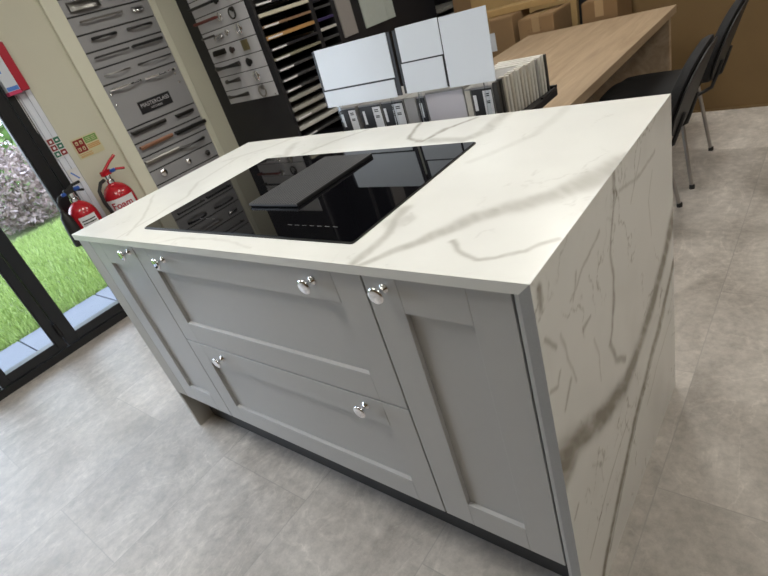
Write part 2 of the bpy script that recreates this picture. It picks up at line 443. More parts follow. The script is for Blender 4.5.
# grass: one object of many blades
N = 60000
gx = -2.46 - rng.random(N) ** 1.3 * 3.5; gy = -2.2 + rng.random(N) * 5.0
hh = .035 + rng.random(N) * .04; an = rng.random(N) * 6.283; wd = .004 + rng.random(N) * .004; ln = (rng.random((N, 2)) - .5) * .05
b0 = np.stack([gx + np.cos(an) * wd, gy + np.sin(an) * wd, np.full(N, ZG - .025)], 1)
b1 = np.stack([gx - np.cos(an) * wd, gy - np.sin(an) * wd, np.full(N, ZG - .025)], 1)
b2 = np.stack([gx + ln[:, 0], gy + ln[:, 1], ZG - .02 + hh], 1)
V = np.stack([b0, b1, b2], 1).reshape(-1, 3)
me = bpy.data.meshes.new('lawn'); me.from_pydata(V.tolist(), [], np.arange(3 * N).reshape(-1, 3).tolist()); me.materials.append(M['grass'])
o = bpy.data.objects.new('lawn', me); COL.objects.link(o)
tag(o, 'bright green lawn beyond the blue-grey patio slabs', 'grass', kind='stuff')
def leaf_cloud(name, m, c, r, n, size, parent):
    cx, cy, cz = c
    d = rng.normal(size=(n, 3)); d /= np.linalg.norm(d, axis=1)[:, None]
    rad = .6 + .45 * rng.random(n) ** .5
    lump = 1 + .16 * np.sin(d[:, 0] * 7 + d[:, 2] * 5) * np.cos(d[:, 1] * 6 + 1)
    p = d * (rad * lump)[:, None] * np.array(r) + np.array(c)
    a = rng.normal(size=(n, 3)); a /= np.linalg.norm(a, axis=1)[:, None]
    b = np.cross(a, rng.normal(size=(n, 3))); b /= np.linalg.norm(b, axis=1)[:, None]
    s = size * (.6 + .8 * rng.random(n))[:, None]
    q = np.stack([p - a * s, p + b * s * .45, p + a * s, p - b * s * .45], 1).reshape(-1, 3)
    q[:, 2] = np.maximum(q[:, 2], ZG + .01)
    me = bpy.data.meshes.new(name); me.from_pydata(q.tolist(), [], np.arange(4 * n).reshape(-1, 4).tolist()); me.materials.append(m)
    o = bpy.data.objects.new(name, me); COL.objects.link(o); put(o, parent)
    return o
def bush(name, m, c, r, n, size, label, cat, group):
    e = empty(name, (c[0], c[1], ZG), label, cat, group)
    leaf_cloud('foliage', m, c, r, n, size, e)
    t = MB()
    for k in range(5):
        a = k * 1.26
        t.tube([(c[0] + .05 * math.cos(a), c[1] + .05 * math.sin(a), ZG - .05), (c[0] + .25 * r[0] * math.cos(a), c[1] + .25 * r[1] * math.sin(a), c[2])], .02, 6)
    t.build('stem', M['bark'], e)
    return e
for k, (y, lab) in enumerate([(-1.05, 'reddish leaved shrub at the lawn edge behind the leftmost pane'), (.25, 'reddish leaved shrub at the far lawn edge left of the door jamb'), (1.55, 'reddish leaved shrub at the lawn edge beside the black door jamb'), (2.85, 'reddish leaved shrub at the lawn edge hidden mostly by the door jamb')]):
    bush('red_shrub', M['leaf_red'], (-6.55, y, .42), (.62, .5, .56), 4500, .035, lab, 'shrub', 'reddish shrubs at the lawn edge')
for k, (y, z, lab) in enumerate([(.2, 1.6, 'tall green tree standing behind the reddish shrubs, leftmost one'), (2.2, 1.7, 'tall green tree behind the reddish shrubs beside the door jamb'), (4.3, 1.6, 'tall green tree behind the shrubs furthest right')]):
    bush('garden_tree', M['leaf_green'], (-8.6, y, z), (1.1, .8, 1.7), 3600, .10, lab, 'tree', 'green trees behind the shrubs')

# ================================================================== ISLAND
W, D, H = 1.6112, .804, .91
T = .020
top_v = [([(1.29, -.02), (1.323, .051), (1.36, .096), (1.406, .165), (1.466, .221), (1.535, .275), (1.581, .337), (1.62, .42)], .006, .028, .42),
         ([(1.28, -.01), (1.272, .12), (1.258, .168), (1.252, .22)], .006, .012, .38), ([(1.262, .158), (1.282, .175)], .022, .016, .24),
         ([(1.258, .168), (1.293, .15), (1.3, .179), (1.279, .203)], .0025, .0025, .22),
         ([(1.423, .102), (1.452, .069), (1.496, .049), (1.526, .057), (1.57, .079), (1.60, .125)], .0035, .004, .42),
         ([(.898, .79), (.952, .663), (1.027, .626), (1.05, .72), (1.105, .79)], .006, .007, .5),
         ([(1.205, .81), (1.2, .663), (1.167, .606), (1.05, .63)], .02, .012, .32),
         ([(1.38, .81), (1.36, .6), (1.27, .45)], .012, .01, .12),
         ([(.38, .72), (.46, .587), (.40, .60)], .014, .012, .22), ([(.541, .594), (.6, .7), (.7, .82)], .008, .006, .22),
         ([(.15, .62), (.2, .4), (.3, .28), (.33, .0)], .006, .004, .18), ([(.05, .3), (.25, .15), (.36, .02)], .004, .004, .2),
         ([(.52, -.01), (.62, .03), (.78, .05), (.95, .02)], .004, .003, .14), ([(.3, .81), (.25, .7), (.1, .6)], .01, .01, .14)]
side_v = [([(-.02, .54), (.02, .53), (.06, .522), (.11, .508)], .040, .020, 1.0), ([(-.02, .50), (.03, .495), (.08, .505)], .022, .008, .8),
          ([(.08, .515), (.16, .478), (.231, .446), (.344, .411), (.426, .428), (.57, .46), (.70, .525), (.83, .61)], .021, .021, 1.0),
          ([(.344, .411), (.426, .418), (.52, .437), (.66, .505), (.81, .59)], .013, .016, .8),
          ([(.08, -.0), (.105, .033), (.145, .08), (.253, .156), (.396, .252), (.681, .381), (.83, .47)], .011, .013, 1.0),
          ([(.16, .06), (.28, .15), (.42, .245), (.70, .372)], .005, .007, .6),
          ([(.378, .912), (.358, .84), (.323, .768), (.33, .715), (.295, .607), (.277, .583), (.3, .52), (.357, .477)], .004, .006, .6),
          ([(.372, .912), (.365, .875), (.385, .86), (.36, .845)], .006, .004, .55),
          ([(.28, .841), (.197, .82), (.121, .801)], .003, .002, .45), ([(.346, .301), (.219, .272), (.049, .182)], .003, .003, .45),
          ([(.017, .892), (.016, .86)], .008, .006, .7), ([(.019, .807), (.049, .765)], .003, .003, .55), ([(.162, .832), (.132, .793)], .003, .002, .5),
          ([(.156, .712), (.193, .712)], .004, .002, .6), ([(.079, .664), (.048, .624)], .004, .003, .55), ([(.035, .384), (.01, .371)], .004, .003, .5),
          ([(.01, .71), (.035, .695), (.05, .71)], .003, .003, .5), ([(.07, .77), (.085, .70), (.10, .64)], .003, .002, .4),
          ([(.652, .836), (.532, .831), (.401, .86)], .003, .003, .38), ([(.55, .88), (.5, .84), (.46, .80)], .002, .002, .35), ([(.62, .80), (.585, .74), (.60, .66)], .003, .003, .25),
          ([(.2, .66), (.22, .60), (.21, .54)], .003, .002, .35), ([(.12, .40), (.16, .36), (.17, .30)], .003, .002, .3), ([(.5, .2), (.6, .25), (.78, .3)], .003, .003, .3)]
wt = empty('island_worktop', (0, 0, 0), 'white marble-effect worktop with grey veins and a waterfall end on the kitchen island', 'worktop')
nu, nv = 400, 200
U, Vv = np.meshgrid(np.linspace(0, W, nu + 1), np.linspace(0, D, nv + 1), indexing='ij')
vf = np.clip(vein_field(U, Vv, top_v, 5) + .16 * hairlines(U, Vv, 301) + .10 * np.clip((fbm(U * 3, Vv * 3, 77) - .55) * 4, 0, 1), 0, 1)
grid_panel('top_slab', M['marble'], nu, nv, lambda u, v: np.stack([u * W, v * D, np.full_like(u, H)], -1), vf,
           [[(0, 0, H), (0, 0, H - T), (W - T, 0, H - T), (W, 0, H)], [(0, D, H), (W, D, H), (W - T, D, H - T), (0, D, H - T)],
            [(0, 0, H), (0, D, H), (0, D, H - T), (0, 0, H - T)], [(0, 0, H - T), (0, D, H - T), (W - T, D, H - T), (W - T, 0, H - T)],
            [(W, 0, H), (W - T, 0, H - T), (W - T, D, H - T), (W, D, H)]], wt)
nu, nv = 200, 228
U, Vv = np.meshgrid(np.linspace(0, D, nu + 1), np.linspace(0, H, nv + 1), indexing='ij')
vf = np.clip(vein_field(U, Vv, side_v, 25, .010) + .62 * hairlines(U, Vv, 411, .545) + .12 * np.clip((fbm(U * 5, Vv * 5, 177) - .55) * 4, 0, 1), 0, 1)
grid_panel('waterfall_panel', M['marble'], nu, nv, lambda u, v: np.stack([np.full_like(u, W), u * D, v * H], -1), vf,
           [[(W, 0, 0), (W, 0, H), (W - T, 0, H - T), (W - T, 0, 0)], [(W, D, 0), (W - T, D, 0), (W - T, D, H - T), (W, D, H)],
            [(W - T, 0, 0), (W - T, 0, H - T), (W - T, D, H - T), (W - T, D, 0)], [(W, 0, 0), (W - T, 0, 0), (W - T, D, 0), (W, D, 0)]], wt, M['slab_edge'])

YD = .009                                   # front face of the doors
ZK, ZS, ZT = .191, .5415, .886
def shaker(name, x0, x1, z0, z1, parent, fw=.077, top=None):
    top = top or fw
    m_ = MB()
    y0, y1 = YD, YD + .020; b = .0009
    m_.box(x0, x0 + fw, y0, y1, z0, z1, bev=b); m_.box(x1 - fw, x1, y0, y1, z0, z1, bev=b)
    m_.box(x0 + fw, x1 - fw, y0, y1, z0, z0 + fw, bev=b); m_.box(x0 + fw, x1 - fw, y0, y1, z1 - top, z1, bev=b)
    d = m_.build(name, M['grey_paint'], parent)
    MB().box(x0 + fw - .006, x1 - fw + .006, YD + .0105, YD + .0165, z0 + fw - .006, z1 - top + .006).build('centre_panel', M['grey_paint'], d)
    return d
knob_prof = [(.0095, 0), (.0105, .001), (.0095, .003), (.0065, .005), (.0052, .009), (.0056, .014), (.0085, .0175), (.0145, .0195), (.0172, .0222), (.0172, .0248), (.0155, .0265), (.0115, .0272), (.0001, .0274)]
def knob(x, z, parent): return MB().lathe(knob_prof, (x, YD, z), (0, -1, 0), 28).build('knob', M['chrome'], parent, smooth=50)

def carcass(x0, x1, parent):
    c = MB()
    for q in ((x0, x0 + .016, YD + .022, .76, .187, H - T - .001), (x1 - .016, x1, YD + .022, .76, .187, H - T - .001), (x0 + .016, x1 - .016, YD + .022, .76, .187, .203), (x0 + .016, x1 - .016, .744, .76, .203, H - T - .001), (x0 + .016, x1 - .016, YD + .022, .76, .862, H - T - .001)): c.box(*q)
    return c.build('carcass', M['carcass'], parent)
ca = empty('narrow_cabinet', (.235, .4, .15), 'grey shaker cabinet with one tall narrow door at the far left of the island front', 'cabinet')
carcass(.085, .383, ca); d = shaker('cabinet_door', .086, .3812, ZK, ZT, ca); knob(.347, .864, d)
bx('filler_strip', M['taupe'], (.0205, .0835, YD, YD + .02, ZK, H - T - .001), ca, bev=.0008)
cb = empty('drawer_unit', (.83, .4, .15), 'grey wide drawer unit with two shaker drawer fronts under the black hob', 'drawer unit')
carcass(.3835, 1.279, cb)
d = shaker('drawer', .3852, 1.2772, ZS + .002, ZT, cb); tag(d, 'upper wide drawer with two chrome knobs'); knob(.540, .853, d); knob(1.137, .855, d)
d = shaker('drawer', .3852, 1.2772, ZK, ZS - .002, cb); tag(d, 'lower wide drawer with two chrome knobs'); knob(.560, .505, d); knob(1.143, .510, d)
cc = empty('single_door_cabinet', (1.43, .4, .15), 'grey shaker cabinet with one door beside the marble waterfall end', 'cabinet')
carcass(1.2795, 1.577, cc); d = shaker('cabinet_door', 1.2812, 1.5745, ZK, ZT, cc); knob(1.326, .860, d)
bx('filler_strip', M['grey_paint'], (1.5792, 1.591, YD - .001, YD + .6, .02, H - T - .001), cc, bev=.0008)
tag(bx('end_panel', M['taupe'], (.002, .0203, .009, .79, 0, H - T - .001), bev=.001), 'tall taupe end panel closing the left end of the island', 'end panel')
tag(bx('plinth_board', M['plinth'], (.0205, 1.577, .078, .094, 0, .185)), 'dark recessed plinth board below the grey island cabinets', 'plinth')
tag(bx('back_panel', M['grey_paint'], (.0205, 1.59, .765, .785, 0, H - T - .001)), 'grey back panel on the rear side of the island', 'back panel')

# ---- hob
HX0, HX1, HY0, HY1 = .386, 1.2248, .067, .5764
hb = empty('venting_hob', (.805, .32, H), 'black glass induction hob with a raised ribbed extractor grille in its centre', 'hob')
def rrect(x0, x1, y0, y1, r, n=5):
    p = []
    for cx, cy, a in ((x1 - r, y1 - r, 0), (x0 + r, y1 - r, 90), (x0 + r, y0 + r, 180), (x1 - r, y0 + r, 270)):
        for k in range(n + 1):
            t = math.radians(a + 90 * k / n); p.append((cx + r * math.cos(t), cy + r * math.sin(t)))
    return p
MB().prism(rrect(HX0, HX1, HY0, HY1, .008), 'z', H + .0002, H + .0032).build('trim_edge', M['hob_edge'], hb)
MB().prism(rrect(HX0 + .0025, HX1 - .0025, HY0 + .005, HY1 - .0025, .007), 'z', H + .0030, H + .0046).build('glass_top', M['hob'], hb)
zt = H + .0046
for x in np.linspace(.985, 1.13, 7): bx('touch_mark', M['mark'], (x - .007, x + .007, .122, .1234, zt, zt + .0001), hb)
for x in np.linspace(.60, .66, 3): bx('touch_mark', M['mark'], (x - .006, x + .006, .134, .1352, zt, zt + .0001), hb)
gr = MB(); GX0, GX1, GY0, GY1 = .735, .925, .205, .52; zb = H + .0046
MB().box(GX0, GX1, GY0 + .004, GY1, zb, zb + .0088, bev=.001).build('grille_base', M['black_inside'], hb)
n = 19; p = (GX1 - GX0) / n
for k in range(n): gr.box(GX0 + (k + .30) * p, GX0 + (k + .70) * p, GY0, GY1, zb + .0086, zb + .0102, bev=.0003)
gr.box(GX0, GX1, GY0 + .001, GY0 + .004, zb + .004, zb + .0078)
gr.build('extractor_grille', M['grille'], hb)

# ================================================================== LEFT WALL ITEMS
# ---- handle boards and the handles on them.  Boards face +x.
def hbar(name, y0, y1, z, m, r=.005, out=.03, post=.0):
    q = MB(); d = .012 + post
    q.tube([(0, y0, z), (0, y1, z)], r, 8)
    for y in (y0 + d, y1 - d): q.tube([(-out, y, z), (0, y, z)], r * .85, 8)
    return q, m
def hbow(y0, y1, z, m, r=.006, out=.03, flare=1.5):
    r *= .72
    pts = []; rad = []
    for k in range(13):
        t = k / 12; pts.append((-out + out * math.sin(PI * t) ** .6, y0 + (y1 - y0) * t, z)); rad.append(r * (flare - (flare - 1) * math.sin(PI * t)))
    return MB().tube(pts, r, 8, radii=rad), m
def hedge(y0, y1, z, m, h=.022, out=.022):
    h *= .75
    return MB().prism([(-out, z - h * .2), (-out, z + h * .5), (0, z + h * .5), (.004, z + h * .2), (0, z - h * .5), (-.004, z - h * .5), (-.006, z + .1 * h)], 'y', y0, y1), m
def hcup(y0, y1, z, m, h=.034, out=.028):
    q = MB(); c = (y0 + y1) / 2; a = (y1 - y0) / 2; rows = []
    for i in range(7):
        f = i / 6 * PI / 2
        rows.append([q.bm.verts.new((-out + out * math.sin(f) * math.sin(PI * k / 12) ** .5, c - a * math.cos(PI * k / 12), z + h * (math.cos(f)) - h * .5)) for k in range(13)])
    for s, t in zip(rows, rows[1:]):
        for k in range(12): q.bm.faces.new((s[k], s[k + 1], t[k + 1], t[k]))
    bmesh.ops.solidify(q.bm, geom=q.bm.faces[:], thickness=.002)
    return q, m
def hknob(y, z, m, r=.017, out=.022):
    return MB().lathe([(r * .6, -out), (r * .62, -out + .002), (r * .35, -out + .006), (r * .36, -out * .45), (r * .8, -out * .3), (r, -out * .12), (r * .9, 0), (r * .5, .003), (.0001, .004)], (0, y, z), (1, 0, 0), 20), m
def hring(y, z, m, r=.026, out=.02):
    q = MB().lathe([(r * .5, -out), (r * .5, -out * .7), (r * .2, -out * .5), (r * .25, 0), (.0001, .003)], (0, y, z + r * .7), (1, 0, 0), 16)
    q.tube([(-.003, y + r * math.cos(a), z + r * math.sin(a)) for a in [2 * PI * k / 20 for k in range(21)]], r * .17, 8, cap=False)
    return q, m
def hdiamond(y, z, m, r=.034, out=.025):
    q = MB().lathe([(r * .25, -out), (r * .25, -out * .5), (r, -out * .4), (r, -out * .15), (r * .75, 0), (.0001, .002)], (0, y, z), (1, 0, 0), 4); return q, m
def hout(q, name, label, xface, out, group, turned=False):
    mb, m = q
    bmesh.ops.translate(mb.bm, verts=mb.bm.verts, vec=((0 if turned else xface) - min(v.co.x for v in mb.bm.verts), 0, 0))
    if turned:                                   # board facing the camera side (-y)
        for v in mb.bm.verts: v.co = Vector((v.co.y, xface - v.co.x, v.co.z))
    o = mb.build(name, m, smooth=40); co = o.data.vertices
    lo = Vector([min(v.co[i] for v in co) for i in range(3)]); hi = Vector([max(v.co[i] for v in co) for i in range(3)])
    c = (lo + hi) / 2; o.data.transform(Matrix.Translation(-c)); o.location = c
    return tag(o, label, 'handle', group)

# left board: cream frame box + stacked grey panels split by dark grooves
XB = XW + .012
fb = empty('tall_handle_board', (XW, 1.29, 1.2), 'tall grey board of cabinet handles in a cream frame left of the black display', 'handle board')
MB().box(XW - .001, XW + .022, .932, 1.024, .0, 2.45, bev=.004).box(XW - .001, XW + .022, 1.556, 1.60, .0, 2.45, bev=.004).build('frame', M['cream_trim'], fb)
rows = [.44, .534, .628, .722, .818, .909, 1.002, 1.272, 1.364, 1.456, 1.55, 1.646, 1.742, 1.838, 1.934, 2.03]
for a, b in zip(rows, rows[1:]): MB().box(XW - .001, XB, 1.0242, 1.5558, a + .0042, b - .0042, bev=.001).build('panel', M['board_grey'], fb)
bx('backing', M['groove'], (XW - .001, XW + .005, 1.0243, 1.5557, .43, 2.04), fb)
pl = bx('plaque', M['plaque'], (XB, XB + .005, 1.171, 1.407, 1.052, 1.127), fb, bev=.001)
text('lettering', 'MASTERCLASS', .033, M['silver_print'], pl, (XB + .0052, 1.289, 1.099), (0, 1, 0), (0, 0, 1))
text('lettering', 'KITCHENS', .018, M['silver_print'], pl, (XB + .0052, 1.289, 1.071), (0, 1, 0), (0, 0, 1))
for y, z in ((1.047, 1.153), (1.515, 1.152), (1.513, 1.207), (1.05, 1.214)):
    MB().lathe([(.0075, 0), (.007, .0025), (.004, .004), (.0001, .0045)], (XB, y, z), (1, 0, 0), 14).build('screw_cap', M['chrome'], fb, smooth=50)
G = 'handles on the tall grey board'
LH = [  # builder, label, standoff
    (hcup(1.06, 1.25, 1.695, M['nickel'], .05, .035), 'cup_pull', 'large shiny nickel cup pull, topmost in view on the tall grey board', .035),
    (hbar('', 1.30, 1.50, 1.70, M['pewter']), 'bar_handle', 'slim pewter bar handle on the topmost row, right half of the tall grey board', .03),
    (hbar('', 1.075, 1.345, 1.612, M['nickel'], .0055), 'bar_handle', 'long nickel bar handle on the second row in view of the tall grey board', .03),
    (hcup(1.42, 1.50, 1.608, M['chrome'], .028, .024), 'cup_pull', 'small bright chrome pull at the right of the long nickel bar handle', .024),
    (hbow(1.10, 1.255, 1.518, M['black_metal'], .009, .03), 'bow_handle', 'dark swollen bow handle on the third row of the tall grey board', .03),
    (hbow(1.335, 1.505, 1.517, M['pewter'], .008, .03), 'bow_handle', 'pewter bow handle, right of the pair on the third row of the tall grey board', .03),
    (hbar('', 1.054, 1.278, 1.423, M['pewter'], .0055), 'bar_handle', 'slender pewter bar handle on the fourth row, beside the thicker black bar handle', .03),
    (hbar('', 1.305, 1.52, 1.423, M['black_metal'], .008), 'bar_handle', 'thick black bar handle on the fourth row of the tall grey board', .03),
    (hbow(1.065, 1.236, 1.321, M['nickel'], .0045, .03), 'bow_handle', 'thin nickel bow handle on the fifth row, left half of the tall grey board', .03),
    (hbow(1.295, 1.54, 1.323, M['pewter'], .0045, .03), 'bow_handle', 'long thin dark bow handle on the fifth row, right half of the tall grey board', .03),
    (hbow(1.05, 1.268, 1.238, M['chrome'], .0075, .03, 1.8), 'bow_handle', 'bright chrome bow handle with flared ends above the plaque, left one', .03),
    (hbow(1.295, 1.515, 1.234, M['chrome'], .0075, .03, 1.8), 'bow_handle', 'bright chrome bow handle with flared ends above the plaque, right one', .03),
    (hedge(1.04, 1.29, .974, M['pewter'], .03), 'edge_pull', 'dark grey edge pull on the row just below the plaque, left one', .022),
    (hedge(1.375, 1.51, .967, M['pewter'], .026), 'edge_pull', 'short dark edge pull on the row just below the plaque, right one', .022),
    (hedge(1.046, 1.288, .876, M['copper'], .03), 'edge_pull', 'long copper brown edge pull on the tall grey board', .022),
    (hedge(1.315, 1.563, .873, M['black_metal'], .03), 'edge_pull', 'long black edge pull beside the copper brown one', .022),
    (hedge(1.03, 1.288, .784, M['nickel'], .03), 'edge_pull', 'long grey edge pull below the copper brown one', .022),
    (hbow(1.292, 1.50, .777, M['pewter'], .009, .03), 'bow_handle', 'dark tapered bow handle below the long black edge pull', .03),
    (hknob(1.111, .688, M['chrome'], .024), 'round_knob', 'large faceted chrome knob near the foot of the tall grey board, left of three', .03),
    (hknob(1.311, .682, M['chrome'], .019), 'round_knob', 'chrome knob near the foot of the tall grey board, middle of three', .03),
    (hknob(1.47, .675, M['pewter'], .019), 'round_knob', 'dull pewter knob near the foot of the tall grey board, right of three', .03),
]
for q, nm, lab, out in LH: hout(q, nm, lab, XB, out - .001, G)

# black display unit: its end panel (facing -y) carries the small handle board, its long front (facing +x) the racks
XR, YE = -.78, 1.752
bd = empty('black_display_unit', (-1.12, 3.0, 0), 'black full-height display unit holding the handle board and the door sample rack', 'display unit')
MB().box(XW + .003, XR, YE, YE + .022, 0, HC, bev=.002).build('end_panel', M['black_panel'], bd)
MB().box(XR - .03, XR, 2.212, 2.250, .48, HC, bev=.002).build('stile', M['black_panel'], bd)
MB().box(XR - .45, XR, 2.412, 3.66, 0, HC, bev=.002).build('front_panel', M['black_panel'], bd)
MB().box(XR - .66, XR - .001, YE + .022, 2.412, 0, .48).build('base_panel', M['black_panel'], bd)
MB().box(XR - .66, XR - .64, YE + .022, 2.412, .48, HC).build('back_board', M['black_inside'], bd)
MB().box(XR - .45, XR - .43, 3.66, 4.44, 0, HC).box(XR - .43, XR, 4.42, 4.44, 0, HC).box(XR - .43, XR, 3.66, 4.42, 0, .84).build('slab_bay', M['black_inside'], bd)
def door_sample(y0, y1, z, m, label, lab_on=True, lw=.125, pull=0.0, grp='door samples in the black rack', h=.008):
    e = empty('door_sample', (XR, (y0 + y1) / 2, z), label, 'door sample', grp)
    bx('panel', m, (XR - .60, XR + pull, y0, y1, z - h, z + h), e, bev=.0015)
    if lab_on: bx('label', M['label_white'], (XR + pull, XR + pull + .0008, y0 + .012, y0 + .012 + lw, z - .0055, z + .0045), e)
    return e
spec = [(.610, 's_dark', 'charcoal door sample with white label, lowest in view in the black rack', 1), (.671, 's_pale', 'pale grey door sample, lowest of the light ones in the black rack', 0), (.733, 's_grey', 'warm grey door sample with label, second lowest of the light ones', 1),
        (.794, 's_grey', 'warm grey door sample, third lowest of the light ones', 0), (.857, 's_grey', 'grey door sample, topmost of the light group low in the rack', 0), (.911, 's_dark', 'charcoal door sample with white label directly above the grey group', 1),
        (.976, 's_dark', 'charcoal door sample with white label, second above the grey group', 1), (1.040, 's_dark', 'charcoal door sample with white label just below the olive one', 1), (1.104, 's_olive', 'olive grey door sample with white label in the black rack', 1),
        (1.163, 's_black', 'black door sample between the olive one and the orange oak one', 1), (1.229, 's_oak', 'orange oak door sample with white label in the black rack', 1), (1.292, 's_brown', 'brown wood door sample above the orange oak one', 1),
        (1.355, 's_cream', 'pale cream door sample in the black rack', 0), (1.414, 's_black', 'black door sample with white label just above the pale cream one', 1), (1.475, 's_taupe', 'taupe door sample, second above the pale cream one', 1), (1.536, 's_dark', 'charcoal door sample, third above the pale cream one', 1)]
for z, m_, lab, on in spec:
    door_sample(YE + .0223, 2.2118, z, M[m_], lab, on, pull=.010 if m_ in ('s_grey', 's_pale', 's_cream') else .003, h=.0105 if m_ in ('s_cream', 's_grey', 's_oak', 's_pale') else .0075)
c2 = [(1.045, 's_dark', 'charcoal short door sample at the bottom of the narrow rack column'), (1.107, 's_dark', 'charcoal short door sample below the white-ended one'), (1.167, 's_pale', 'short door sample with a white end in the narrow rack column'),
      (1.227, 's_purple', 'deep purple short door sample in the narrow rack column'), (1.297, 's_dark', 'charcoal short door sample above the purple one'), (1.340, 's_black', 'black short door sample, second above the purple one'), (1.400, 's_taupe', 'taupe short door sample at the top of the narrow rack column')]
for z, m_, lab in c2: door_sample(2.2503, 2.4117, z, M[m_], lab, False, grp='short samples in the narrow rack column')
# small handle board on the end panel
YH = YE - .012
sb = empty('small_handle_board', (-1.08, YE, 1.2), 'light grey board of cabinet handles mounted on the black display unit', 'handle board')
hr = [.910, .998, 1.090, 1.181, 1.273, 1.366, 1.459, 1.552, 1.645, 1.738]
bx('backing', M['groove'], (-1.332, -.828, YE - .005, YE - .0001, .913, 1.736), sb)
for a, b in zip(hr, hr[1:]): MB().box(-1.337, -.823, YH, YE - .005, a + .0025, b - .0025, bev=.001).build('panel', M['board_light'], sb)
for x, z in ((-1.318, .925), (-.842, .925)): MB().lathe([(.006, 0), (.005, .0025), (.0001, .004)], (x, YH, z), (0, -1, 0), 12).build('screw_cap', M['chrome'], sb, smooth=50)
G2 = 'handles on the small light board'
RH = [
    (hbar('', -1.327, -1.058, 1.512, M['black_metal'], .008), 'bar_handle', 'black bar handle, topmost in view on the small light board', .03),
    (hknob(-1.04, 1.512, M['black_metal'], .022), 'round_knob', 'black knob at the end of the topmost black bar handle', .03),
    (hknob(-.925, 1.508, M['pewter'], .02), 'round_knob', 'pewter knob at the right end of the topmost row of the small light board', .03),
    (hbar('', -1.327, -1.085, 1.428, M['red_wood'], .009), 'bar_handle', 'dark red bar handle on the small light board', .03),
    (hknob(-1.065, 1.424, M['chrome'], .024), 'round_knob', 'chrome knob beside the dark red bar handle', .03),
    (hring(-.937, 1.418, M['pewter'], .029), 'ring_pull', 'pewter ring pull to the right of the dark red bar handle', .02),
    (hbow(-1.331, -1.20, 1.338, M['pewter'], .009, .03, 1.2), 'bow_handle', 'pewter bow handle at the left of the chrome cup pull', .03),
    (hcup(-1.21, -1.115, 1.324, M['chrome'], .034, .028), 'cup_pull', 'chrome cup pull on the third row of the small light board', .03),
    (hknob(-1.054, 1.332, M['chrome'], .018), 'round_knob', 'small chrome knob between the cup pull and the oval knob', .03),
    (hknob(-.931, 1.329, M['chrome'], .034), 'round_knob', 'large chrome knob on the third row of the small light board', .03),
    (hcup(-1.293, -1.157, 1.238, M['pewter'], .032, .026), 'cup_pull', 'pewter cup pull left of the brass diamond knob', .026),
    (hknob(-1.075, 1.232, M['pewter'], .021), 'round_knob', 'pewter knob directly left of the brass diamond knob', .03),
    (hdiamond(-.927, 1.236, M['brass'], .043), 'diamond_knob', 'antique brass diamond shaped knob on the small light board', .025),
    (hbow(-1.307, -1.054, 1.146, M['black_metal'], .013, .03, 1.7), 'bow_handle', 'black bow handle with thick ends below the pewter cup pull', .03),
    (hknob(-.958, 1.139, M['black_metal'], .026), 'round_knob', 'black knob below the brass diamond knob', .03),
    (hbow(-1.264, -1.116, 1.056, M['pewter'], .011, .028, 1.8), 'bow_handle', 'short pewter bow handle on the second row from the bottom of the small light board', .028),
    (hknob(-.935, 1.05, M['chrome'], .033), 'round_knob', 'round chrome knob on the second row from the bottom of the small light board', .03),
    (hbow(-1.305, -1.087, .960, M['pewter'], .011, .028, 1.7), 'bow_handle', 'pewter bow handle on the bottom row of the small light board', .028),
    (hring(-.936, .955, M['nickel'], .032), 'ring_pull', 'nickel ring pull on the bottom row of the small light board', .02),
]
for q, nm, lab, out in RH: hout(q, nm, lab, YH, out, G2, True)
# two fronts hung on the long side of the black unit
tag(bx('hanging_panel', M['s_taupe'], (XR, XR + .012, 2.452, 2.602, 1.068, 2.1), bev=.002), 'narrow taupe panel hung on the black display unit beside the sample rack', 'sample panel')
pd = empty('sample_door', (XR, 2.89, 1.07), 'pale green-grey sample door hung on the black display unit', 'sample door')
MB().box(XR, XR + .012, 2.703, 2.975, 1.072, 2.0, bev=.002).build('door_leaf', M['s_green'], pd); MB().box(XR, XR + .012, 2.978, 3.075, 1.072, 2.0, bev=.002).build('door_leaf', M['s_green'], pd)
for k, (y0, y1, z, m_, lab) in enumerate([(3.70, 4.36, .855, 's_grey', 'grey stone slab in the far bay of the black unit, lowest in view'), (3.98, 4.38, .907, 's_pale', 'pale stone slab in the far bay of the black unit, middle in view'), (3.76, 4.30, .975, 's_grey', 'grey stone slab in the far bay of the black unit, highest in view')]):
    sl = empty('stone_slab', (XR - .2, (y0 + y1) / 2, z), lab, 'slab', 'stone slabs in the far bay')
    bx('slab_board', M[m_], (XR - .4295, XR - .004, y0, y1, z - .014, z + .014), sl, bev=.002)
    bx('shelf_strip', M['black_inside'], (XR - .4295, XR - .02, 3.6605, 4.4195, z - .019, z - .0145), sl)

# ---- fire signs and extinguishers
sg = empty('fire_action_sign', (XW, .775, 1.01), 'cream fire sign with a red square and green square on the cream wall', 'sign')
sx = XW + .003
bx('sheet', M['sign_cream'], (XW, sx, .694, .852, .952, 1.068), sg)
bx('red_field', M['sign_red'], (sx, sx + .0006, .702, .764, .985, 1.060), sg)
wi = MB()
wi.box(sx + .0006, sx + .001, .712, .727, 1.030, 1.050).box(sx + .0006, sx + .001, .738, .753, 1.030, 1.050).box(sx + .0006, sx + .001, .712, .727, .995, 1.015).box(sx + .0006, sx + .001, .738, .753, .995, 1.015)
wi.build('pictogram', M['sign_cream'], sg)
gi = MB()
for y in (.715, .742): gi.prism([(y, 1.033), (y + .006, 1.033), (y + .006, 1.040), (y + .003, 1.045), (y, 1.040)], 'x', sx + .001, sx + .0013).prism([(y, .996), (y + .006, .998), (y + .006, 1.010), (y, 1.010)], 'x', sx + .001, sx + .0013)
gi.build('pictogram', M['sign_red'], sg)
bx('green_field', M['sign_green'], (sx, sx + .0006, .770, .845, 1.024, 1.060), sg)
lm = MB()
